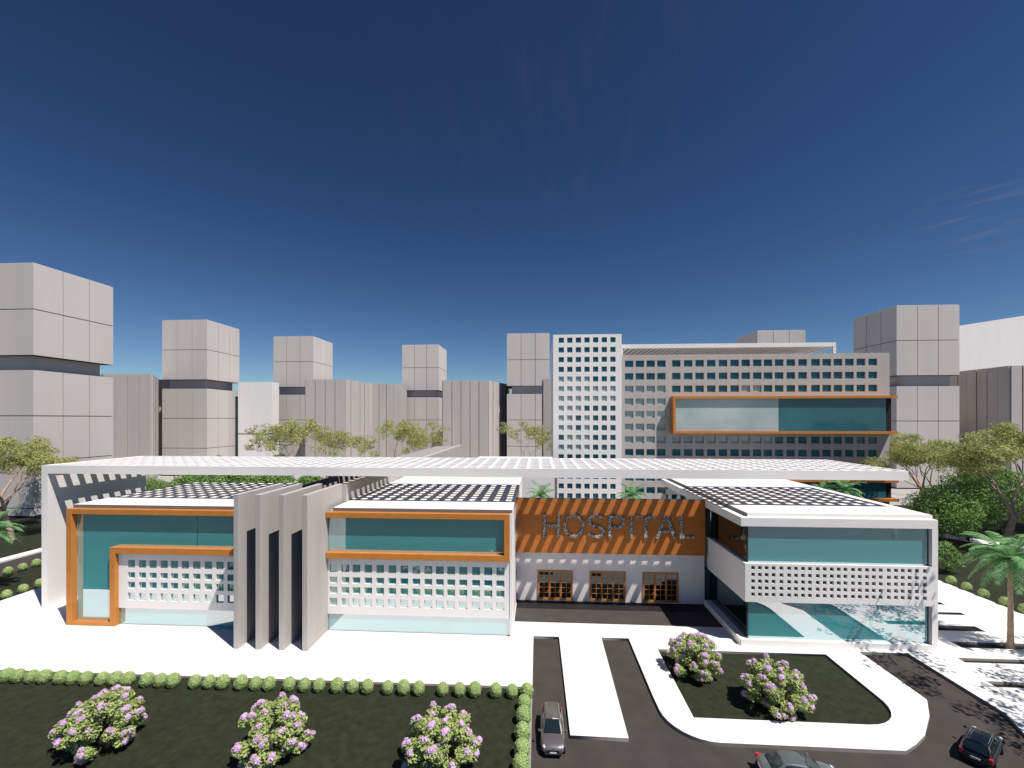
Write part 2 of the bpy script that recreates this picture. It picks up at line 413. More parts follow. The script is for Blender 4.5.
# sign
sg = empty('hospital_sign', (10, 57.0, 10), 0, 'speckled stone letters spelling HOSPITAL on the rust orange fascia', 'sign')
SW = .36
def ribbon(pts, w=SW, closed=False):
    P2 = [Vector(p) for p in pts]; n = len(P2); L_, R_ = [], []
    for i in range(n):
        a = P2[(i-1) % n] if (closed or i > 0) else P2[i]; b = P2[(i+1) % n] if (closed or i < n-1) else P2[i]
        d = (b-a).normalized(); nn = Vector((-d.y, d.x))
        if (closed or 0 < i < n-1):
            d1 = (P2[i]-a).normalized(); c = max(.5, Vector((-d1.y, d1.x)).dot(nn))
        else: c = 1
        L_.append(P2[i]+nn*w/2/c); R_.append(P2[i]-nn*w/2/c)
    return L_, R_
def strokes(name, lst):
    mb = MB()
    for pts, closed in lst:
        L_, R_ = ribbon(pts, closed=closed); n = len(pts)
        for i in range(n if closed else n-1):
            j = (i+1) % n
            q = [R_[i], R_[j], L_[j], L_[i]]
            mb.prism_y([(p.x, p.y) for p in q], 56.82, 57.015)
    o = part(mb, 'letter', M['stone'], sg, fix=True); return o
zb0, zt0 = 8.55, 11.5
def fx(px): return Vector((0, 0)) if False else -2.85+(px-32)*.0254+.02
def ell(cx, cz, rx, rz, a0, a1, n=28): return [(cx+rx*math.cos(R(a0+(a1-a0)*i/n)), cz+rz*math.sin(R(a0+(a1-a0)*i/n))) for i in range(n+1)]
h0, h1 = fx(176), fx(249); zm = (zb0+zt0)/2
strokes('H', [([(h0, zb0), (h0, zt0)], 0), ([(h1, zb0), (h1, zt0)], 0), ([(h0+.2, zm), (h1-.2, zm)], 0)])
strokes('O', [(ell(fx(328), zm, (fx(383)-fx(273))/2-.2, 1.36, 0, 360)[:-1], 1)])
cs = fx(441); rx = (fx(488)-fx(395))/2-.2
S = ell(cs, zm+.72, rx*.93, .66, 20, 265, 16) + ell(cs, zm-.72, rx, .66, 85, -160, 16)
strokes('S', [(S, 0)])
p0, p1 = fx(510), fx(590)
strokes('P', [([(p0, zb0), (p0, zt0)], 0), ([(p0+.2, zt0-.2), (p1-1.0, zt0-.2)] + ell(p1-1.0, zt0-.2-.68, .8, .68, 90, -90, 12) + [(p0+.2, zt0-1.56)], 0)])
i0 = fx(617); strokes('I', [([(i0, zb0), (i0, zt0)], 0)])
t0, t1 = fx(643), fx(740); strokes('T', [([(t0, zt0-.2), (t1, zt0-.2)], 0), ([((t0+t1)/2, zb0), ((t0+t1)/2, zt0-.4)], 0)])
a0, a1 = fx(748), fx(838); am = (a0+a1)/2
strokes('A', [([(a0, zb0), (am-.1, zt0)], 0), ([(a1, zb0), (am+.1, zt0)], 0), ([(a0+.68, zb0+.95), (a1-.68, zb0+.95)], 0)])
l0, l1 = fx(868), fx(932); strokes('L', [([(l0, zb0), (l0, zt0)], 0), ([(l0+.2, zb0+.2), (l1, zb0+.2)], 0)])

# ------------------------------------------------------------------ RIGHT WING
rw = empty('hospital_wing', (31, 47.2, 0), 0, 'white two storey right wing with teal glass bands and a small holed white parapet band', 'building')
X0, X1, YF, YB = 21.5, 41.26, 47.2, 77.0
part(MB().box(22.35, 41.0, 48.3, 76.5, .6, 12.5), 'inner_wall', M['room'], rw)
part(MB().box(X0, X1, YF, YB, 12.62, 13.55), 'roof_slab', M['white'], rw, bevel=.02)
part(MB().box(22.42, 42.1 - .9, 47.75, YB-.2, 13.55, 13.93), 'raised_roof', M['white'], rw)
part(MB().box(22.28, 22.41, 47.75, YB-.2, 13.55, 13.90), 'roof_edge_strip', M['fascia'], rw)
part(MB().box(X0, X1, YF, YB, 0, .6), 'plinth', M['white'], rw, bevel=.02)
part(MB().box(40.68, X1, YF, YB, .6, 12.62), 'end_wall', M['white'], rw)
# perforated band in front, solid band on the side
csR = [22.56, 23.26, 23.95, 24.66, 25.46, 26.25, 26.94, 27.65, 28.35, 29.14, 29.84, 30.55, 31.25, 31.92, 32.68, 33.36, 34.08, 34.75, 35.44, 36.24, 36.95, 37.61, 38.30, 39.01, 39.79]
xs = cell_breaks(csR, .38, 21.93, 40.68)
zs = [4.62]
for z in (5.24, 5.92, 6.63, 7.33, 8.06): zs += [z, z+.38]
zs.append(8.70)
part(MB().grid(xs, zs, lambda i, j: i % 2 == 1 and j % 2 == 1, 47.2, 47.55, 'xz'), 'holed_band', M['white'], rw)
part(MB().box(22.35, 40.68, 47.9, 48.0, 4.62, 8.6), 'band_back', M['fascia'], rw)
part(MB().box(21.93, 22.4, 47.55, YB, 4.62, 8.70), 'side_band', M['white'], rw)
part(MB().box(22.4, 40.68, 47.55, 47.95, 8.5, 8.66), 'band_cap', M['white'], rw)
# glazing front and side
pane(rw, 22.4, 40.66, 8.7, 12.6, 47.62); pane(rw, 22.4, 40.66, .6, 4.62, 47.62)
for z0, z1 in ((.6, 4.62), (8.7, 12.62)):
    part(MB().quad((22.32, 47.62, z0), (22.32, 76.9, z0), (22.32, 76.9, z1), (22.32, 47.62, z1)), 'side_glass', M['dglass'], rw, fix=False)
    part(MB().box(22.27, 22.41, 47.57, 47.70, z0, z1), 'corner_mullion', M['mull'], rw)
    part(MB().box(40.56, 40.67, 47.6, 47.68, z0, z1), 'corner_mullion', M['mull'], rw)
part(MB().box(21.52, 22.27, 57.3, 57.4, .6, 4.6), 'side_return', M['mull'], rw)
part(MB().box(21.52, 22.27, 57.3, 57.4, 8.72, 12.6), 'side_return', M['mull'], rw)
# plinth kerb wall running back along the side
part(MB().box(21.35, 21.62, 47.32, 57.0, 0.0, .72), 'side_kerb', M['white'], rw)

# ------------------------------------------------------------------ MAIN BLOCK
mbk = empty('hospital_block', (53, 112, 0), 0, 'tall taupe hospital block with rows of square teal windows and an orange framed glass box', 'building')
gx = [22.2, 24.91, 27.61, 30.3, 34.01, 36.96, 39.8, 42.65, 45.55, 48.4, 51.12, 53.93, 56.54, 59.24, 62.05, 64.89, 68.0, 70.68, 73.35, 76.07, 78.8, 81.6]
gz = [38.95-3.23*k for k in range(12)]      # window tops
xs = cell_breaks(gx, 2.1, 21.25, 86.6)
zs = [0.0]
for zt in reversed(gz): zs += [zt-1.68, zt]
zs.append(40.35)
boxes = [(34.3, 88.6, 20.2, 29.8), (34.3, 88.8, -1, 9.0)]
holes = []
def ghole(i, j):
    if i % 2 == 0 or j % 2 == 0: return False
    x = xs[i]; z = zs[j]
    for (a, b, c, d) in boxes:
        if x > a-1.0 and z+1.7 > c and z < d: return False
    return True
part(MB().grid(xs, zs, ghole, 112.0, 112.6, 'xz'), 'front_wall', M['taupe'], mbk)
part(MB().box(21.25, 86.6, 112.9, 134, 0, 40.1), 'core_wall', M['taupe'], mbk)
cells = [(xs[i], zs[j]) for j in range(1, len(zs)-1, 2) for i in range(1, len(xs)-1, 2) if ghole(i, j)]
vis = [c for c in cells if c[1] > 14 or (3 < c[1] < 9 and c[0] < 31)]
vis.sort(key=lambda c: (-c[1], c[0]))
from_ = vis[:100]; rest = [c for c in cells if c not in from_]
random.seed(5)
def wpane(mb, x, z, w, h, y): mb.box(x-.05, x+w+.05, y, y+.12, z-.05, z+h+.05)
for (x, z) in from_:
    pale = (x < 33 and 13 < z < 33.5 and not (13.5 < z < 15)) or (33 < x < 57 and 30.0 < z < 31.5 and random.random() < .6) or (33 < x < 58 and z < 20)  # pale windows get the glass with a painted reflection
    mb = MB(); wpane(mb, x, z, 2.1, 1.68, 112.42); part(mb, 'window', M['wrefl' if pale else 'wglass'], mbk)
mb = MB()
for (x, z) in rest: wpane(mb, x, z, 2.1, 1.68, 112.42)
o = part(mb, 'window', M['wglass'], mbk, kind='stuff')
def glassbox(z0, z1, xl, xr, bt=.62):
    k_ = 109.6/112.0; xl *= k_; xr *= k_; z0 = 24+(z0-24)*k_; z1 = 24+(z1-24)*k_
    fr = MB().box(xl, xr, 109.6, 111.98, z1-bt, z1).box(xl, xr, 109.6, 111.98, z0, z0+bt).box(xl, xl+bt, 109.6, 111.98, z0+bt, z1-bt)
    part(fr, 'window_frame', M['orange'], mbk)
    part(MB().box(xl+bt, 59.2, 110.3, 110.4, z0+bt, z1-bt), 'glass_pane', M['wrefl'], mbk)  # left half lighter: reflection put into the pane colour
    part(MB().box(59.25, 84.45, 110.3, 110.4, z0+bt, z1-bt), 'glass_pane', M['wglass'], mbk)
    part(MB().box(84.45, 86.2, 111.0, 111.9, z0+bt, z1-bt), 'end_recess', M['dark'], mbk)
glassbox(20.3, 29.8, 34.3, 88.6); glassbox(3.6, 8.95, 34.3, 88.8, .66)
# rooftop slatted canopy
tf = MB().box(21.3, 75, 113.6, 114.1, 42.3, 43.35).box(74.4, 75, 114.1, 133, 42.2, 42.85).box(21.3, 75, 133, 133.5, 42.2, 42.85)
x = 22.0
while x < 74: tf.box(x, x+.95, 114.1, 133, 42.4, 42.9); x += 1.4
part(tf, 'roof_canopy', M['white'], mbk)
part(MB().box(74.3, 75, 113.6, 114.2, 40.1, 42.2).box(21.3, 22, 113.6, 114.2, 40.1, 42.2).box(47, 47.6, 118, 118.6, 40.1, 42.3).box(74.3, 75, 132, 132.6, 40.1, 42.2), 'canopy_post', M['white'], mbk)
part(MB().box(26, 74, 128, 128.3, 40.1, 42.2), 'roof_screen', M['white'], mbk)

wt = empty('stair_tower', (12.5, 111.5, 0), 0, 'slim white tower with a grid of small square windows left of the taupe block', 'tower')
tx = [5.28+2.18*k for k in range(7)]; tz = [44.85-2.49*k for k in range(17)]
xs = cell_breaks(tx, 1.34, 3.9, 21.2); zs = [0.0]
for z in reversed(tz): zs += [z-1.34, z]
zs.append(45.6)
part(MB().grid(xs, zs, lambda i, j: i % 2 == 1 and j % 2 == 1, 111.2, 111.65, 'xz'), 'front_wall', M['white'], wt)
part(MB().box(3.9, 21.2, 111.95, 128, 0, 45.4).box(3.9, 4.4, 111.65, 111.95, 0, 45.4).box(20.7, 21.2, 111.65, 111.95, 0, 45.4), 'core_wall', M['white'], wt)
n = 0; mb2 = MB()
for k, z in enumerate(tz):
    for q, x in enumerate(tx):
        pale = 4 <= k <= 11 and (q < 4 or k in (5, 6)) and random.random() < .93  # pale panes here also carry a reflection as colour
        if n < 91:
            mb = MB(); wpane(mb, x, z-1.34, 1.34, 1.34, 111.5); part(mb, 'window', M['wrefl' if pale else 'wglass'], wt)
        else: wpane(mb2, x, z-1.34, 1.34, 1.34, 111.5)
        n += 1
part(mb2, 'window', M['wglass'], wt, kind='stuff')
# pale low annex behind the entrance hall
an = empty('annex_building', (0, 90, 0), 0, 'plain pale low annex wall behind the entrance hall palms', 'building')
part(MB().box(-14, 3.6, 90, 104, 0, 14.6), 'wall', M['white'], an)
part(MB().box(-14.2, 3.4, 89.8, 104.2, 14.6, 14.9), 'roof', M['white'], an)
part(MB().box(3.61, 3.95, 89.9, 104, 0, 14.6), 'corner_trim', M['fascia'], an)

# ------------------------------------------------------------------ FAR OFFICE TOWERS
def office_tower(x0, y0, W, H, label, ph=None):
    """front-left corner x0,y0 ; square plan W; stacked cladding panels, recessed neck"""
    t = empty('office_tower', (x0+W/2, y0+W/2, 0), 0, label, 'tower', 'far grey office towers')
    ph = ph or 12.3*H/64.0; g_ = .18
    def block(za, zb_, name, z_rows):
        part(MB().box(x0+.25, x0+W-.25, y0+.25, y0+W-.25, za, zb_-.05), name+'_core', M['towerj'], t)
        mb = MB()
        for (a, b) in z_rows:
            for k in range(3):
                u0 = k*W/3+g_/2; u1 = (k+1)*W/3-g_/2
                if k == 0: u0 = 0
                if k == 2: u1 = W
                mb.box(x0+u0, x0+u1, y0, y0+.24, a+g_*.6, b-g_*.6)
                mb.box(x0+u0, x0+u1, y0+W-.24, y0+W, a+g_*.6, b-g_*.6)
                v0 = .245 if k == 0 else u0; v1 = W-.245 if k == 2 else u1
                mb.box(x0+W-.24, x0+W, y0+v0, y0+v1, a+g_*.6, b-g_*.6)
                mb.box(x0, x0+.24, y0+v0, y0+v1, a+g_*.6, b-g_*.6)
        part(mb, name, M['tower'], t)
    zt = H; z1 = H-2*ph
    block(z1, zt, 'upper_cladding', [(z1, z1+ph), (z1+ph, zt)])
    part(MB().box(x0+.3, x0+W-.3, y0+.3, y0+W-.3, zt-.04, zt+.1), 'roof', M['tower'], t)
    z2 = z1-3.6*H/64
    part(MB().box(x0+2.2, x0+W-2.0, y0+1.2, y0+W-2.0, z2-.1, z1+.1), 'recessed_neck', M['ribs'], t)
    rows = []; z = z2
    while z > 0.5: rows.append((max(0, z-ph*1.0), z)); z -= ph
    block(0, z2, 'lower_cladding', rows)
    return t
def by_right(px, w): pass
office_tower(-143.9, 99.0, 20.0, 62.5, 'nearest far left tower of stacked grey panels, cut by the left edge', 11.4)
office_tower(-160.3, 175.3, 20.0, 66.2, 'stacked grey panel tower standing alone left, above the orange framed wing')
office_tower(-129.1, 203.8, 20.0, 64.3, 'stacked grey panel tower right of the white block, partly behind ribbed slabs')
office_tower(-73.2, 229.2, 20.0, 64.0, 'small far stacked grey tower between the two ribbed central blocks')
office_tower(-14.6, 202.8, 20.0, 64.2, 'stacked grey panel tower immediately left of the white window tower')
office_tower(124.5, 158.0, 20.6, 63.5, 'tall stacked grey panel tower right of the taupe hospital block')
office_tower(96.5, 196.5, 20.4, 63.0, 'far tower whose top alone rises above the hospital block canopy')

def ribbed_block(pts, H, label, step=4.2, name='ribbed_building'):
    """pts: plan polyline of visible faces, closed by last points"""
    t = empty(name, (pts[0][0], pts[0][1], 0), 0, label, 'building', 'far ribbed grey buildings')
    part(MB().prism(pts, 0, H-.3), 'core', M['towerj'], t)
    mb = MB(); k = len(pts)
    area = sum(pts[i][0]*pts[(i+1) % k][1]-pts[(i+1) % k][0]*pts[i][1] for i in range(k))
    sgn = 1 if area > 0 else -1
    for i in range(k):
        a = Vector(pts[i]); b = Vector(pts[(i+1) % k]); d = b-a; L_ = d.length; d.normalize(); nn = Vector((d.y, -d.x))*sgn
        m = max(1, round(L_/step))
        for q in range(m):
            s0 = L_*q/m+(.12 if q else 0); s1 = L_*(q+1)/m-(.12 if q < m-1 else 0)
            out = .55 if q % 3 == 1 else .38
            p = [a+d*s0+nn*.02, a+d*s1+nn*.02, a+d*s1+nn*out, a+d*s0+nn*out]
            mb.prism([(v.x, v.y) for v in p], 0, H)
    part(mb, 'ribbed_cladding', M['ribs'], t)
    part(MB().prism([(p[0], p[1]) for p in pts], H-.28, H-.1), 'roof', M['ribs'], t)
ribbed_block([(-166, 156.2), (-147.5, 156.6), (-165.5, 179), (-161.0, 180), (-161.0, 192), (-190, 192), (-190, 170)], 41.2, 'ribbed grey slab building between the two leftmost towers')
ribbed_block([(-101.9, 184.2), (-84.7, 185.2), (-81.7, 208.5), (-70.9, 209.1), (-70.2, 226), (-101.9, 226)], 41.4, 'wide ribbed grey building stepping back to the right, left of centre')
ribbed_block([(-42.8, 192.8), (-22.5, 194.0), (-15.6, 216), (-15.6, 236), (-42.8, 236)], 41.4, 'ribbed grey building with one dark shaded side, centre of the skyline')
ribbed_block([(155.0, 151.6), (185, 151.6), (185, 190), (155.0, 190)], 41.5, 'ribbed grey building at the right edge with a dark left side', 3.4)
ribbed_block([(2.0, 160.5), (8.3, 160.5), (8.3, 172), (2.0, 172)], 38.8, 'narrow low ribbed grey slab tucked beside the white window tower', 4)
def plain_block(x0, x1, y0, y1, zl, zr, label):
    t = empty('white_building', ((x0+x1)/2, y0, 0), 0, label, 'building')
    part(MB().prism_y([(x0, 0), (x1, 0), (x1, zr), (x0, zl)], y0, y1), 'wall', M['white'], t)
    part(MB().box(x0+.02, x1-.02, y0-.12, y0-.01, zl*.42, zl*.42+.35), 'floor_band', M['kerb'], t)
plain_block(-137.5, -121.5, 190.5, 196, 40.9, 40.9, 'plain bright white block between the second and third towers on the left')
plain_block(186, 262, 214, 245, 66, 77.5, 'bright white building with sloping roofline at the right edge behind ribbed grey building')
# low far wall on the left
lwall = empty('boundary_wall', (-110, 118, 0), 0, 'low dark boundary wall beyond the lawn at the left edge', 'wall')
part(MB().box(-150, -72, 118, 118.5, -.3, 4.6), 'wall_face', M['fascia'], lwall)
part(MB().box(-150.1, -71.9, 117.9, 118.6, 4.6, 4.8), 'coping', M['ribs'], lwall)

# ------------------------------------------------------------------ VEGETATION
def leaf_cards(centers, radii, n_each, size, rng, flat=1.0, up=0.35):
    """returns verts, faces arrays of leaf quads spread in blobs"""
    V = []; n_tot = 0
    for c, r in zip(centers, radii):
        n = max(6, int(n_each*(r/np.mean(radii))**2))
        d = rng.normal(size=(n, 3)); d /= np.linalg.norm(d, axis=1)[:, None]
        rr = r*rng.uniform(.35, 1.0, size=(n, 1))**.6
        p = np.array(c)+d*rr*np.array([1, 1, flat])
        nrm = d*.8+rng.normal(size=(n, 3))*.6+np.array([0, 0, up]); nrm /= np.linalg.norm(nrm, axis=1)[:, None]
        a = np.cross(nrm, rng.normal(size=(n, 3))); a /= np.linalg.norm(a, axis=1)[:, None]
        b = np.cross(nrm, a)
        s = size*rng.uniform(.6, 1.3, size=(n, 1))
        q = np.stack([p-a*s, p-b*s*.45, p+a*s, p+b*s*.45], axis=1)
        V.append(q.reshape(-1, 3)); n_tot += n
    V = np.concatenate(V); F = np.arange(len(V)).reshape(-1, 4)
    return V, F
def np_mesh(name, V, F, m, parent=None):
    me = bpy.data.meshes.new(name)
    me.vertices.add(len(V)); me.vertices.foreach_set('co', V.astype(np.float32).ravel())
    me.loops.add(F.size); me.loops.foreach_set('vertex_index', F.astype(np.int32).ravel())
    me.polygons.add(len(F)); me.polygons.foreach_set('loop_start', np.arange(0, F.size, F.shape[1], dtype=np.int32))
    me.update(calc_edges=True); me.validate()
    me.materials.append(m)
    o = bpy.data.objects.new(name, me); COL.objects.link(o); o.parent = parent
    return o

def spread_tree(name, H, spread, seed, leaf='leafo', bark='bark', depth=5, trunk_h=.28, lean=(0, 0), leaves=150, lsize=.17, rt=.45, clump=1.25, label=None, cat='tree', group=None, flat=.6):
    rnd = random.Random(seed); rng = np.random.default_rng(seed)
    t = empty(name, (0, 0, 0), 0, label, cat, group)
    mb = MB(); tips = []
    def grow(p, d, L_, r, dep):
        pts = [p]; rs = [r]; q = p.copy(); dd = d.copy()
        for k in range(4):
            dd = (dd+Vector((rnd.uniform(-.22, .22), rnd.uniform(-.22, .22), rnd.uniform(-.08, .12)))).normalized()
            q = q+dd*L_/4; pts.append(q.copy()); rs.append(r*(1-.09*(k+1)))
        mb.tube(pts, rs, 6 if dep > 1 else 4, cap=False)
        if dep <= 2: tips.append((q.copy(), dep))
        if dep == 0: return
        nb = 3 if rnd.random() < .4 else 2
        a0 = rnd.uniform(0, 6.28)
        for k in range(nb):
            a = a0+k*6.28/nb+rnd.uniform(-.4, .4)
            side = Vector((math.cos(a), math.sin(a), 0))
            tilt = rnd.uniform(.45, .95)
            nd = (dd*(1-.25*tilt)+side*tilt*spread+Vector((0, 0, .10))).normalized()
            grow(q, nd, L_*rnd.uniform(.62, .85), rs[-1]*rnd.uniform(.58, .75), dep-1)
    grow(Vector((0, 0, -.3)), Vector((lean[0], lean[1], 1)).normalized(), H*trunk_h, rt, depth)
    zmax = max(p.z for p, _ in tips); s = H*.95/zmax
    mb.v = [(v[0]*s, v[1]*s, v[2]*s) for v in mb.v]
    mb.build('trunk', M[bark], t, smooth=True, fix=False)
    C = [tuple(p*s) for p, dp in tips if p.z*s > H*.34]
    Rr = [clump*rnd.uniform(.6, 1.25) for _ in C]
    V, F = leaf_cards(C, Rr, leaves, lsize, rng, flat)
    np_mesh('crown', V, F, M[leaf], t)
    return t

def dense_tree(name, H, W, seed, leaf='leafd', bark='dbark', n=60, leaves=260, lsize=.16, z0=.18, label=None, group=None):
    rnd = random.Random(seed); rng = np.random.default_rng(seed)
    t = empty(name, (0, 0, 0), 0, label, 'tree', group)
    mb = MB().tube([(0, 0, -.3), (.1, 0, H*.25), (-.1, .1, H*.5), (0, 0, H*.8)], [H*.022, H*.018, H*.012, H*.004], 8)
    C = []; Rr = []
    for k in range(n):
        a = k*2.399; u = (k+.5)/n; zz = z0+(1-z0)*u
        prof = math.sin(min(1, (zz-z0)/(1-z0)*.88+.12)*math.pi)**.55
        rr = W/2*prof*rnd.uniform(.55, .95)
        C.append((rr*math.cos(a), rr*math.sin(a), zz*H*rnd.uniform(.94, 1.0))); Rr.append(W*.15*rnd.uniform(.7, 1.3))
        if k % 5 == 0: mb.tube([(0, 0, zz*H*.6), (rr*.5*math.cos(a), rr*.5*math.sin(a), zz*H*.82), C[-1]], [H*.008, H*.005, H*.002], 5, cap=False)
    mb.build('trunk', M[bark], t, smooth=True, fix=False)
    V, F = leaf_cards(C, Rr, leaves, lsize, rng, .75)
    np_mesh('crown', V, F, M[leaf], t)
    return t

def palm(name, H, fl, seed, nf=22, label=None, trunk=True, lean=(.04, .02), leafl=.55, group=None, cat='palm tree'):
    rnd = random.Random(seed)
    t = empty(name, (0, 0, 0), 0, label, cat, group)
    top = Vector((lean[0]*H, lean[1]*H, H))
    mb = MB(); pts = []; rs = []
    n = 18
    for i in range(n+1):
        u = i/n
        pts.append((lean[0]*H*u*u, lean[1]*H*u*u, -.3+(H+.3)*u)); rs.append((.27-.12*u+.10*max(0, 1-u*8))*(1+.07*(i % 2)))
    mb.tube(pts, rs, 9)
    mb.build('trunk', M['pbark'], t, smooth=True, fix=False)
    fm = MB()
    for k in range(nf):
        a = k*2.399+rnd.uniform(-.2, .2); el = R(72-85*(k/nf)+rnd.uniform(-8, 8))
        L_ = fl*rnd.uniform(.85, 1.1)
        p = top.copy(); d = Vector((math.cos(a)*math.cos(el), math.sin(a)*math.cos(el), math.sin(el)))
        spine = [p.copy()]; seg = 12
        for s in range(seg):
            d = (d+Vector((0, 0, -.085-.06*s/seg*2))).normalized(); p = p+d*L_/seg; spine.append(p.copy())
        fm.tube(spine, [.045*(1-.8*i/seg) for i in range(seg+1)], 4, cap=False)
        per = 4
        for s in range(1, seg*per):
            u = s/(seg*per); i = min(seg-1, int(u*seg)); f_ = u*seg-i
            q = spine[i].lerp(spine[i+1], f_); dd = (spine[i+1]-spine[i]).normalized()
            sd = dd.cross(Vector((0, 0, 1))).normalized(); up = sd.cross(dd)
            ll = leafl*fl/4.2*math.sin(math.pi*min(1, .12+u*.86))**.7*rnd.uniform(.85, 1.1)*1.6
            if rnd.random() < .22: continue
            for sg_ in (-1, 1):
                o_ = (sd*sg_*.8+dd*.65+up*.10+Vector((0, 0, -.28))).normalized()
                w_ = dd*.034*fl/4
                tip = q+o_*ll+Vector((0, 0, -.12*ll))
                n0 = len(fm.v); fm.v += [tuple(q-w_), tuple(q+w_), tuple(q+o_*ll*.6+w_*.8), tuple(tip), tuple(q+o_*ll*.6-w_*.8)]
                fm.f.append((n0, n0+1, n0+2, n0+3, n0+4))
    fm.build('crown', M['leafp'], t, fix=False)
    return t
def put(t, x, y, rz=0, s=1.0, z=-0.25):
    t.location = (x, y, z); t.rotation_euler = (0, 0, rz); t.scale = (s, s, s); return t
def again(src, x, y, rz, s, label, z=-0.25, group=None):
    c = copy_tree(src); c['label'] = label
    if group: c['group'] = group
    return put(c, x, y, rz, s, z)

# right side trees
big = put(spread_tree('olive_tree', 24.5, .80, 11, rt=.75, depth=6, trunk_h=.30, leaves=62, lsize=.20, clump=1.45, lean=(-.12, 0), flat=.6, label='big pale trunked tree with forked limbs and sparse olive crown behind the palm'), 83.6, 83.0, 2.2)
again(big, 96.0, 114, 4.0, .88, 'pale branched olive tree right beside the edge of the taupe hospital block')
again(big, 112.0, 106, 1.1, 1.0, 'sparse olive crowned tree at the right edge behind the forked one')
again(big, 88.5, 100, 5.3, .84, 'lower olive crowned tree between block edge and forked tree')
den = put(dense_tree('leafy_tree', 12.5, 13.0, 21, n=46, leaves=230, lsize=.24, z0=.36, label='dense green tree on a thin dark trunk beyond the right wing corner'), 85.4, 91.3)
again(den, 76.0, 86.0, 1.5, .84, 'dense green tree touching the end of the white pergola')
again(den, 97.0, 97.0, 3.0, 1.05, 'dense green tree behind the big forked pale trunk')
again(den, 111.0, 97.0, 4.1, 1.05, 'dense green tree cut by the right edge of the picture')
shr = put(dense_tree('small_tree', 4.6, 4.2, 31, n=30, leaves=90, lsize=.17, z0=.15, label='small loose green sapling on the lawn by the right wing corner'), 64.5, 72.5)
pal = put(palm('palm_tree', 9.2, 4.7, 41, 36, 'tall palm with arching fronds on the white paving right of the wing'), 49.5, 48.4, .4, 1, 0.0)
again(pal, -76.6, 55.6, 2.0, .93, 'palm with arching fronds cut by the left edge of the picture')
# palms seen over the entrance hall
ph_ = put(palm('palm_plant', 2.6, 3.3, 43, 22, 'left palm showing above the rust orange fascia near its left end', group='palms on the roof terraces'), .5, 70.5, 0, 1, 8.9)
again(ph_, 15.3, 71.5, 1.3, .98, 'right palm showing above the rust orange fascia near the right wing', 8.9)
ph2 = put(palm('palm_tree', 9.5, 4.6, 47, 22, 'palm rising behind the right wing roof in front of the orange frame'), 62.8, 92, 2.3, 1, 0)
again(ph2, 58.3, 93, .7, .9, 'lower palm behind the right wing roof, left of its taller neighbour', 0)
# left side trees
again(big, -105.5, 80.5, .6, .88, 'pale branched olive tree at the left edge in front of the near tower')
again(big, -117.0, 86.0, 3.6, .85, 'olive tree cut by the left edge, farther back by the near tower')
again(den, -98.0, 104.0, 3.6, .7, 'low dense green tree at the far left lawn by the boundary wall')
# far trees over the pergola
far = put(spread_tree('thin_tree', 24.5, .8, 71, rt=.36, depth=5, trunk_h=.3, leaves=46, lsize=.26, clump=1.4, label='leftmost thin tree above the pergola, in front of the white block', group='thin trees above the pergola'), -80.0, 131)
for (x, y, rz, s, lb) in ((-73, 131, 1, 1.04, 'second thin tree from the left above the pergola'), (-66.5, 133, 2.2, .92, 'third thin tree above the pergola, before the ribbed block'),
        (-60.5, 137, 3.1, .84, 'fourth thin tree above the pergola, low and bushy'), (-53, 157, 4, 1.02, 'thin tree before the dark corner left of the small far tower'),
        (-45, 155, 5.1, .98, 'thin tree in front of the small far tower'), (-38, 150, .5, .85, 'low thin tree where slatted roof meets ribbed block'), (-3.5, 150, 2.8, .98, 'lone thin tree in front of the tower beside the white window tower')):
    again(far, x, y, rz, s, lb)
hb = put(dense_tree('leafy_tree', 13.4, 11, 81, n=60, leaves=260, lsize=.24, z0=.15, label='leftmost dense green tree seen under the pergola behind the left roof'), -70, 83)
k = 0
for (x, y, s) in ((-62.5, 86, 1.05), (-54, 84, 1.0), (-46, 85, .97), (-38.5, 88, .95)):
    again(hb, x, y, k*1.7, s, ['second', 'third', 'fourth', 'fifth'][k]+' dense green tree from the left under the pergola behind the roof'); k += 1
again(hb, -101.5, 132, 2, .92, 'round green treetop just above the pergola left of the white block')
again(hb, -86.5, 140, 3, .92, 'low green treetop above the pergola below the white block')
# tall tree outside the frame whose shadow falls on the road
again(far, 50.0, 32.0, 1.0, .98, 'tall thin tree shading the right road beside the parked black car', -0.0, 'tall trees right of the road')
again(far, 59.0, 38.5, 3.2, .92, 'tall thin tree shading the white paving slots at right', -0.0, 'tall trees right of the road')

# ---- hedge balls
def hedge_proto():
    rng = np.random.default_rng(3)
    t = empty('hedge_ball', (0, 0, 0), 0, 'x', 'shrub')
    bm = bmesh.new(); bmesh.ops.create_icosphere(bm, subdivisions=3, radius=1)
    for v in bm.verts:
        n_ = mnoise.noise(v.co*2.2); v.co *= (1+.06*n_); v.co.x *= .56; v.co.y *= .56; v.co.z *= .66; v.co.z += .60
    me = bpy.data.meshes.new('foliage_core'); bm.to_mesh(me); bm.free(); me.materials.append(M['core'])
    o = bpy.data.objects.new('foliage_core', me); COL.objects.link(o); o.parent = t
    n = 1500
    d = rng.normal(size=(n, 3)); d /= np.linalg.norm(d, axis=1)[:, None]
    p = d*np.array([.6, .6, .70])*rng.uniform(.94, 1.06, size=(n, 1))+np.array([0, 0, .60])
    nr = d+rng.normal(size=(n, 3))*.35; nr /= np.linalg.norm(nr, axis=1)[:, None]
    a = np.cross(nr, rng.normal(size=(n, 3))); a /= np.linalg.norm(a, axis=1)[:, None]; b = np.cross(nr, a)
    s = .055*rng.uniform(.7, 1.3, size=(n, 1))
    V = np.stack([p-a*s, p-b*s*.6, p+a*s, p+b*s*.6], 1).reshape(-1, 3)
    np_mesh('foliage', V, np.arange(n*4).reshape(-1, 4), M['leafh'], t)
    return t
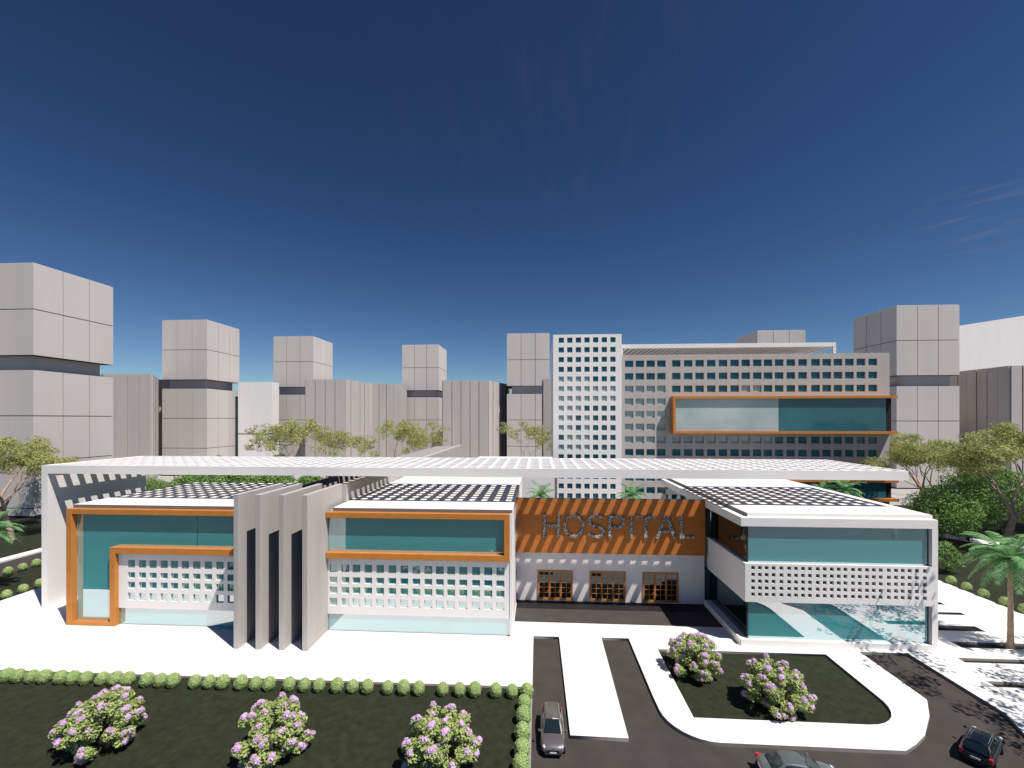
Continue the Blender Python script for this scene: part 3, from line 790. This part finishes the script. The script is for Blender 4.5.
hp = hedge_proto(); first = True
rnd = random.Random(9)
def ball(x, y, lb, grp, s=1.0):
    global first
    c = hp if first else copy_tree(hp)
    first = False
    c['label'] = lb; c['group'] = grp
    put(c, x, y, rnd.uniform(0, 6), s*rnd.uniform(.94, 1.06), -.2)
rowpx = [-16, 1, 13, 28, 41, 58, 71, 85, 102, 116, 129, 149, 163, 176, 198.5, 213, 227, 245.5, 260.5, 274, 294, 309.6, 324, 342, 357.6, 372, 392, 407.7, 422.5, 446, 462, 477, 497, 512.7, 527]
x = -0.95; xsb = []
X_row = [-48.55+(p-5)*(47.69/523.0) for p in rowpx]
for x in X_row:
    ball(x, 37.0+(x+48)*.012, 'round clipped light green hedge ball in the long row between white paving and lawn', 'hedge balls along the paving edge', .87)
for y in (36.0, 34.4, 32.6, 31.0, 29.6):
    ball(-1.15, y, 'round clipped light green hedge ball in the short row beside the parked silver car', 'hedge balls beside the road', .95)
for (x, y) in ((-82.2, 60.5), (-82.2, 62.3), (-82.2, 64.2), (-82.2, 66.1), (-82.2, 68)):
    ball(x, y, 'round hedge ball along the far side street at the left edge', 'hedge balls on the left verge', .9)
for (x, y) in ((-71.6, 50.2), (-71.6, 52.1), (-71.6, 54.1), (-71.6, 56.0), (-71.6, 58)):
    ball(x, y, 'round hedge ball on the verge next to the white paving, left of the pergola wall', 'hedge balls on the left paving edge', .9)
for (x, y) in ((60.2, 66.8), (60.2, 64.5), (60.2, 62.2), (60.2, 59.5), (60.2, 57.2)):
    ball(x, y, 'round hedge ball where the right white paving meets the dark lawn', 'hedge balls on the right paving edge', .95)

# ---- lilac shrubs
def lilac(label, seed):
    rnd2 = random.Random(seed); rng = np.random.default_rng(seed)
    t = empty('flowering_shrub', (0, 0, 0), 0, label, 'shrub', 'lilac flowered shrubs on the lawns')
    C = []; Rr = []; mb = MB(); heads = []
    n = 46
    for k in range(n):
        a = k*2.399+rnd2.uniform(-.3, .3); u = (k+.5)/n
        zz = .45+3.35*u
        prof = math.sqrt(max(0.02, 1-((zz-1.75)/2.25)**2))
        rr = 2.15*prof*rnd2.uniform(.75, 1.02)
        if k % 4 == 3: rr *= .5
        c = Vector((rr*math.cos(a), rr*math.sin(a), zz))
        C.append(tuple(c)); Rr.append(rnd2.uniform(.42, .62))
        mb.tube([(0, 0, -.1), (c.x*.35, c.y*.35, c.z*.5), tuple(c)], [.06, .035, .015], 5, cap=False)
        hdir = Vector((c.x, c.y, (c.z-1.2)*1.1+.5)).normalized()
        if k % 4 != 3: heads.append(c+hdir*.42)
        for _ in range(2 if rnd2.random() < .5 else 1): heads.append(c+(hdir+Vector((rnd2.uniform(-.7, .7), rnd2.uniform(-.7, .7), rnd2.uniform(0, .8)))).normalized()*.42)
    mb.build('stem', M['dbark'], t, fix=False)
    V, F = leaf_cards(C, Rr, 210, .12, rng, .8, .5)
    np_mesh('foliage', V, F, M['leafl'], t)
    return t, heads
def flower_mesh():
    rng = np.random.default_rng(8); n = 150
    d = rng.normal(size=(n, 3)); d /= np.linalg.norm(d, axis=1)[:, None]
    p = d*np.array([.20, .20, .22])*rng.uniform(.75, 1.0, size=(n, 1))
    nr = d+rng.normal(size=(n, 3))*.3; nr /= np.linalg.norm(nr, axis=1)[:, None]
    a = np.cross(nr, rng.normal(size=(n, 3))); a /= np.linalg.norm(a, axis=1)[:, None]; b = np.cross(nr, a)
    s = .04
    V = np.stack([p-a*s, p-b*s, p+a*s, p+b*s], 1).reshape(-1, 3)
    return V, np.arange(n*4).reshape(-1, 4)
fV, fF = flower_mesh()
t, heads = lilac('pink flowered shrub at the left of the front lawn', 101)
f0 = np_mesh('flower_cluster', fV, fF, M['flower'], t); f0.location = heads[0]
for h in heads[1:]:
    c = f0.copy(); COL.objects.link(c); c.parent = t; c.location = h; c.rotation_euler = (0, 0, rnd.uniform(0, 6)); s = rnd.uniform(.8, 1.2); c.scale = (s, s, s)
put(t, -32.3, 30.0, .3, 1, -.2); t.scale = (1.05, 1.05, .88)
for (x, y, rz, s, lb) in ((-19.0, 30.0, 1.7, .96, 'pink flowered shrub in the middle of the front lawn'), (-6.8, 29.8, 3.2, .97, 'pink flowered shrub nearest the silver car on the front lawn'),
        (-45.7, 29.9, 4.1, 1.0, 'pink flowered shrub mostly cut off by the left edge'), (19.9, 37.6, 2.6, .97, 'larger pink flowered shrub in the middle of the island lawn'),
        (14.75, 42.2, 5.2, .93, 'pink flowered shrub at the back left corner of the island lawn')):
    c = copy_tree(t); c['label'] = lb; put(c, x, y, rz, s, -.22); c.scale = (1.1*s, 1.1*s, .9*s)

# ------------------------------------------------------------------ CARS
def car_paint(name, col, rough=.25, metal=.5):
    m = mat(name, col, rough, .05, 2, spec=.6, metal=metal, coat=.8); m.node_tree.nodes['Principled BSDF'].inputs['Coat Roughness'].default_value = .05; return m
M['silver'] = car_paint('mauve_silver_paint', (.17, .145, .145), .3, .35)
M['black'] = car_paint('black_paint', (.012, .013, .02))
M['grey'] = car_paint('grey_green_paint', (.17, .19, .18), .3, .4)
M['tyre'] = mat('tyre_rubber', (.015, .015, .015), .85, .2, 8)
M['rim'] = mat('alloy', (.45, .45, .46), .3, .05, 4, metal=.9)
M['cglass'] = mat('car_glass', (.012, .022, .024), .04, .1, 2, spec=.9)
M['lampw'] = mat('headlight_glass', (.55, .6, .68), .1, .1, 6, spec=.9)
M['lampr'] = mat('taillight_glass', (.55, .015, .02), .15, .15, 6, spec=.8)
M['chrome'] = mat('chrome', (.6, .6, .6), .15, .05, 3, metal=1)
M['plate'] = mat('number_plate', (.7, .7, .68), .5, .05, 3)
M['plastic'] = mat('black_plastic', (.02, .02, .02), .6, .1, 5)

def lerp(a, b, t): return a+(b-a)*t
def car(label, cat, paint, suv=True):
    """x forward; length about 4.45"""
    t = empty('parked_car', (0, 0, 0), 0, label, cat)
    Hroof = 1.66 if suv else 1.44
    belt = 1.02 if suv else .93
    hw = .90
    # body stations: x, half width, z bottom, z belt (shoulder), z top centre
    if suv:
        st = [(-2.18, .66, .42, .72, .80), (-2.12, .80, .30, .90, .98), (-1.9, .87, .25, 1.0, 1.06), (-1.2, .90, .22, belt, 1.08), (0, .91, .22, belt-.01, 1.07), (.85, .90, .22, .98, 1.06), (1.3, .89, .22, .94, 1.02), (1.8, .86, .25, .84, .93), (2.1, .78, .30, .70, .78), (2.2, .62, .40, .58, .64)]
        cab = dict(xb0=-2.05, xb1=-1.72, xt0=-1.72, xt1=.18, xf=1.02)
    else:
        st = [(-2.3, .62, .42, .70, .76), (-2.24, .78, .30, .86, .90), (-1.95, .86, .25, .93, .97), (-1.2, .89, .20, belt, .98), (0, .90, .20, belt-.02, .96), (.9, .89, .20, .88, .95), (1.4, .88, .22, .82, .91), (1.9, .85, .25, .73, .82), (2.2, .76, .30, .60, .68), (2.3, .60, .38, .50, .56)]
        cab = dict(xb0=-1.75, xb1=-1.1, xt0=-1.1, xt1=.15, xf=1.12)
    bm_ = MB(); rings = []
    for (x, w, zb_, zs_, zt_) in st:
        prof = [(0, zb_), (.55*w, zb_), (.90*w, zb_+.05), (1.0*w, lerp(zb_, zs_, .38)), (1.0*w, lerp(zb_, zs_, .66)), (.965*w, zs_-.03), (.84*w, lerp(zs_, zt_, .45)), (.5*w, lerp(zs_, zt_, .88)), (0, zt_)]
        ring = [(x, -p[0], p[1]) for p in prof]+[(x, p[0], p[1]) for p in reversed(prof[1:-1])]
        rings.append(len(bm_.v)); bm_.v += ring; K = len(ring)
    for i in range(len(rings)-1):
        for k in range(K):
            k2 = (k+1) % K; bm_.f.append((rings[i]+k, rings[i]+k2, rings[i+1]+k2, rings[i+1]+k))
    bm_.f.append(tuple(rings[0]+k for k in range(K))); bm_.f.append(tuple(rings[-1]+k for k in reversed(range(K))))
    body = bm_.build('body', M[paint], t, smooth=True, subsurf=2)
    # cabin (greenhouse)
    zb_ = belt-.02; wb = .84*hw+.02; wt_ = .66*hw
    c_ = cab
    B = [(c_['xb0'], zb_), (c_['xf'], zb_-.02)]; T = [(c_['xt0'], Hroof-.05), (c_['xt1'], Hroof-.02)]
    lx = [c_['xb0'], c_['xf']]; tx_ = [c_['xt0'], c_['xt1']]
    cb = MB(); nseg = 6; rr = []
    def bottom(u): return Vector((lerp(lx[0], lx[1], u), wb-.07*(2*u-1)**4, zb_))
    def top(u): return Vector((lerp(tx_[0], tx_[1], u), wt_-.06*(2*u-1)**4, Hroof-.07+.045*math.sin(math.pi*u)))
    for i in range(nseg+1):
        u = i/nseg; b_ = bottom(u); q = top(u)
        mid = b_.lerp(q, .5)+Vector((0, .035, .0))
        r_ = [(b_.x, -b_.y, b_.z), (mid.x, -mid.y, mid.z), (q.x, -q.y, q.z), (q.x, -q.y*.6, q.z+.055), (q.x, 0, q.z+.075), (q.x, q.y*.6, q.z+.055), (q.x, q.y, q.z), (mid.x, mid.y, mid.z), (b_.x, b_.y, b_.z)]
        rr.append(len(cb.v)); cb.v += r_
    for i in range(nseg):
        for k in range(8): cb.f.append((rr[i]+k, rr[i]+k+1, rr[i+1]+k+1, rr[i+1]+k))
    for e in (0, nseg): cb.f.append(tuple(rr[e]+k for k in range(9)))
    cb.build('cabin', M[paint], t, smooth=False, bevel=.03)
    # panes: proud of cabin by 12 mm
    def quad_pane(name, P, off, m='cglass', inset=.0):
        P = [Vector(p) for p in P]; n_ = (P[1]-P[0]).cross(P[3]-P[0]).normalized()
        c = sum(P, Vector())/4
        if n_.dot(c-Vector((-.3, 0, .8))) < 0: n_ = -n_
        P = [p.lerp(c, inset)+n_*off for p in P]
        mb = MB().quad(*P); mb.quad(*[p-n_*.05 for p in reversed(P)])
        for i in range(4):
            j = (i+1) % 4; mb.quad(P[i], P[j], P[j]-n_*.05, P[i]-n_*.05)
        return mb.build(name, M[m], t, fix=True)
    b1, q1 = bottom(1), top(1); b0, q0 = bottom(0), top(0)
    quad_pane('windshield', [(b1.x, -b1.y+.06, b1.z+.08), (b1.x, b1.y-.06, b1.z+.08), (q1.x+.06, q1.y-.02, q1.z-.02), (q1.x+.06, -q1.y+.02, q1.z-.02)], .035)
    quad_pane('rear_window', [(b0.x, b0.y-.07, b0.z+.10), (b0.x, -b0.y+.07, b0.z+.10), (q0.x-.04, -q0.y+.03, q0.z-.03), (q0.x-.04, q0.y-.03, q0.z-.03)], .03)
    for s in (-1, 1):
        for (ua, ub) in ((.13, .46), (.50, .86)):
            P = []
            for (u, h) in ((ua, .12), (ub, .12), (min(ub, .9), .86), (ua, .86)):
                b_ = bottom(u); q = top(u); m_ = b_.lerp(q, h); y_ = m_.y+.035*math.sin(math.pi*h)
                P.append((m_.x, s*y_, m_.z))
            quad_pane('side_window', P, .028)
    # wheels with arches
    for sx in (-1.32, 1.36):
        for s in (-1, 1):
            ar = MB(); n = 24; y0 = s*(hw-.30); y1 = s*(hw+.008)
            ar.tube([(sx, y0, .36), (sx, y1, .36)], [.41, .41], 24)
            ar.build('wheel_arch', M['plastic'], t)
            w = MB().tube([(sx, s*(hw-.2), .335), (sx, s*(hw-.19), .335), (sx, s*(hw+.005), .335), (sx, s*(hw+.028), .335)], [.29, .335, .335, .30], 24).build('wheel', M['tyre'], t)
            rm = MB().tube([(sx, s*(hw), .335), (sx, s*(hw+.036), .335)], [.22, .215], 20)
            rm.build('rim', M['rim'], w)
    # lights and trim
    xf, xr = st[-1][0], st[0][0]
    zl = st[-2][3]
    for s in (-1, 1):
        hl = MB().tube([(st[-3][0]+.12, s*.70, zl+.07), (st[-2][0]-.0, s*.62, zl+.0)], [.11, .085], 10); hl.build('headlight', M['lampw'], t, smooth=True)
        tl = MB().box(st[1][0]-.03, st[1][0]+.25, s*.62 if s > 0 else -.84, .84 if s > 0 else -.62, st[1][3]-.22, st[1][3]+.06); tl.build('taillight', M['lampr'], t, bevel=.03)
        mr = MB().box(.78, .93, s*1.0-.08, s*1.0+.08, belt+.02, belt+.15).box(.82, .88, min(s*.80, s*.95), max(s*.80, s*.95), belt+.04, belt+.08)
        mr.build('wing_mirror', M[paint], t, bevel=.03)
        if suv:
            MB().tube([(-1.5, s*.52, Hroof+.02), (-1.3, s*.52, Hroof+.06), (-.1, s*.52, Hroof+.07), (.08, s*.52, Hroof+.02)], [.02]*4, 6).build('roof_rail', M['chrome'], t)
    MB().box(xf-.10, xf+.015, -.42, .42, .50, .64).build('grille', M['plastic'], t, bevel=.02)
    MB().box(xf-.1, xf+.03, -.62, .62, .28, .40).build('front_bumper', M['plastic'], t, bevel=.03)
    MB().box(xf-.1, xf+.03, -.45, .45, .655, .685).build('grille_trim', M['chrome'], t)
    MB().box(xf, xf+.045, -.24, .24, .42, .52).build('number_plate', M['plate'], t)
    MB().box(xr-.04, xr+.1, -.68, .68, .30, .46).build('rear_bumper', M['plastic'], t, bevel=.03)
    MB().box(xr-.03, xr+.1, -.25, .25, .60, .72).build('number_plate', M['plate'], t)
    return t
def park(c, x, y, head, s=1.0):
    c.location = (x, y, Z_ROAD+.005); c.rotation_euler = (0, 0, R(head)); c.scale = (s, s, s)
park(car('silver mauve estate car facing the viewer beside the hedge balls', 'car', 'silver', True), 1.08, 33.1, -90, .98)
park(car('black hatchback seen from behind with red tail lights on the right road', 'car', 'black', True), 32.1, 33.3, 38, .98)
park(car('grey saloon car at the bottom edge, in front of the island kerb', 'car', 'grey', False), 17.5, 30.05, -6, 1.08)

# ------------------------------------------------------------------ CAMERA
cam = bpy.data.cameras.new('camera'); co = bpy.data.objects.new('camera', cam); COL.objects.link(co)
F_PX = 432.0
cam.sensor_width = 36.0; cam.lens = F_PX/1024*36.0
cam.shift_y = (419.0-384.0)/1024.0
cam.clip_start = .1; cam.clip_end = 5000
co.location = (0, 0, 24.0); co.rotation_euler = (R(90), 0, math.atan(26/432.0))
scene.camera = co

# ------------------------------------------------------------------ LIGHT
sd = Vector((-1.46, 1.0, -3.3)).normalized()
sun = bpy.data.lights.new('sun', 'SUN'); so = bpy.data.objects.new('sun', sun); COL.objects.link(so)
sun.energy = 5.0; sun.angle = R(.5); sun.color = (1.0, .955, .90)
so.rotation_euler = sd.to_track_quat('-Z', 'Y').to_euler()
w = bpy.data.worlds.new('World'); scene.world = w; w.use_nodes = True
nt = w.node_tree; N = nt.nodes; L = nt.links
bg = N['Background']; sky = N.new('ShaderNodeTexSky'); sky.sky_type = 'NISHITA'; sky.sun_disc = False
sky.sun_elevation = math.asin(-sd.z); sky.sun_rotation = math.atan2(-sd.x, -sd.y)
sky.altitude = 900; sky.air_density = 1.0; sky.dust_density = .3; sky.ozone_density = 3.0
gm = N.new('ShaderNodeGamma'); gm.inputs[1].default_value = 1.6
hs = N.new('ShaderNodeHueSaturation'); hs.inputs['Saturation'].default_value = 1.0; hs.inputs['Value'].default_value = .30; hs.inputs['Hue'].default_value = .499
L.new(sky.outputs[0], gm.inputs[0]); L.new(gm.outputs[0], hs.inputs['Color'])
# thin wisps of cloud
tc = N.new('ShaderNodeTexCoord')
def wisp(direction, rad, rot, sc, seed):
    mp = N.new('ShaderNodeMapping'); mp.inputs['Location'].default_value = (seed, 0, 0)
    mp.inputs['Rotation'].default_value = (0, R(rot), 0); mp.inputs['Scale'].default_value = sc
    L.new(tc.outputs['Generated'], mp.inputs[0])
    nz = N.new('ShaderNodeTexNoise'); nz.inputs['Scale'].default_value = 6; nz.inputs['Detail'].default_value = 8; nz.inputs['Roughness'].default_value = .62
    L.new(mp.outputs[0], nz.inputs[0])
    r1 = N.new('ShaderNodeMapRange'); r1.inputs[1].default_value = .50; r1.inputs[2].default_value = .78
    L.new(nz.outputs['Fac'], r1.inputs[0])
    ds = N.new('ShaderNodeVectorMath'); ds.operation = 'DISTANCE'; ds.inputs[1].default_value = Vector(direction).normalized()
    L.new(tc.outputs['Generated'], ds.inputs[0])
    r2 = N.new('ShaderNodeMapRange'); r2.inputs[1].default_value = rad; r2.inputs[2].default_value = rad*.2
    L.new(ds.outputs['Value'], r2.inputs[0])
    mu = N.new('ShaderNodeMath'); mu.operation = 'MULTIPLY'; L.new(r1.outputs[0], mu.inputs[0]); L.new(r2.outputs[0], mu.inputs[1])
    return mu
def pxdir(px, py):
    a = math.atan(26/432.0); u = px-512
    return (-math.sin(a)*F_PX+math.cos(a)*u, math.cos(a)*F_PX+math.sin(a)*u, 419-py)
w1 = wisp(pxdir(975, 216), .07, 18, (1.2, 1.2, 12), 3.0)
w2 = wisp(pxdir(560, 60), .45, -10, (5, 1, 1.5), 7.0)
s2 = N.new('ShaderNodeMath'); s2.operation = 'MULTIPLY'; s2.inputs[1].default_value = .05; L.new(w2.outputs[0], s2.inputs[0])
ad = N.new('ShaderNodeMath'); ad.operation = 'ADD'; L.new(w1.outputs[0], ad.inputs[0]); L.new(s2.outputs[0], ad.inputs[1])
mx = N.new('ShaderNodeMix'); mx.data_type = 'RGBA'; mx.inputs['B'].default_value = (2.2, 2.1, 2.5, 1)
L.new(ad.outputs[0], mx.inputs['Factor']); L.new(hs.outputs[0], mx.inputs['A'])
L.new(mx.outputs['Result'], bg.inputs[0]); bg.inputs[1].default_value = .08

scene.view_settings.view_transform = 'Standard'; scene.view_settings.look = 'None'; scene.view_settings.exposure = 0; scene.view_settings.gamma = 1
cy = scene.cycles
cy.max_bounces = 8; cy.diffuse_bounces = 1; cy.glossy_bounces = 4; cy.transparent_max_bounces = 12; cy.caustics_reflective = False; cy.caustics_refractive = False
cy.use_denoising = True
cy.sample_clamp_indirect = 8
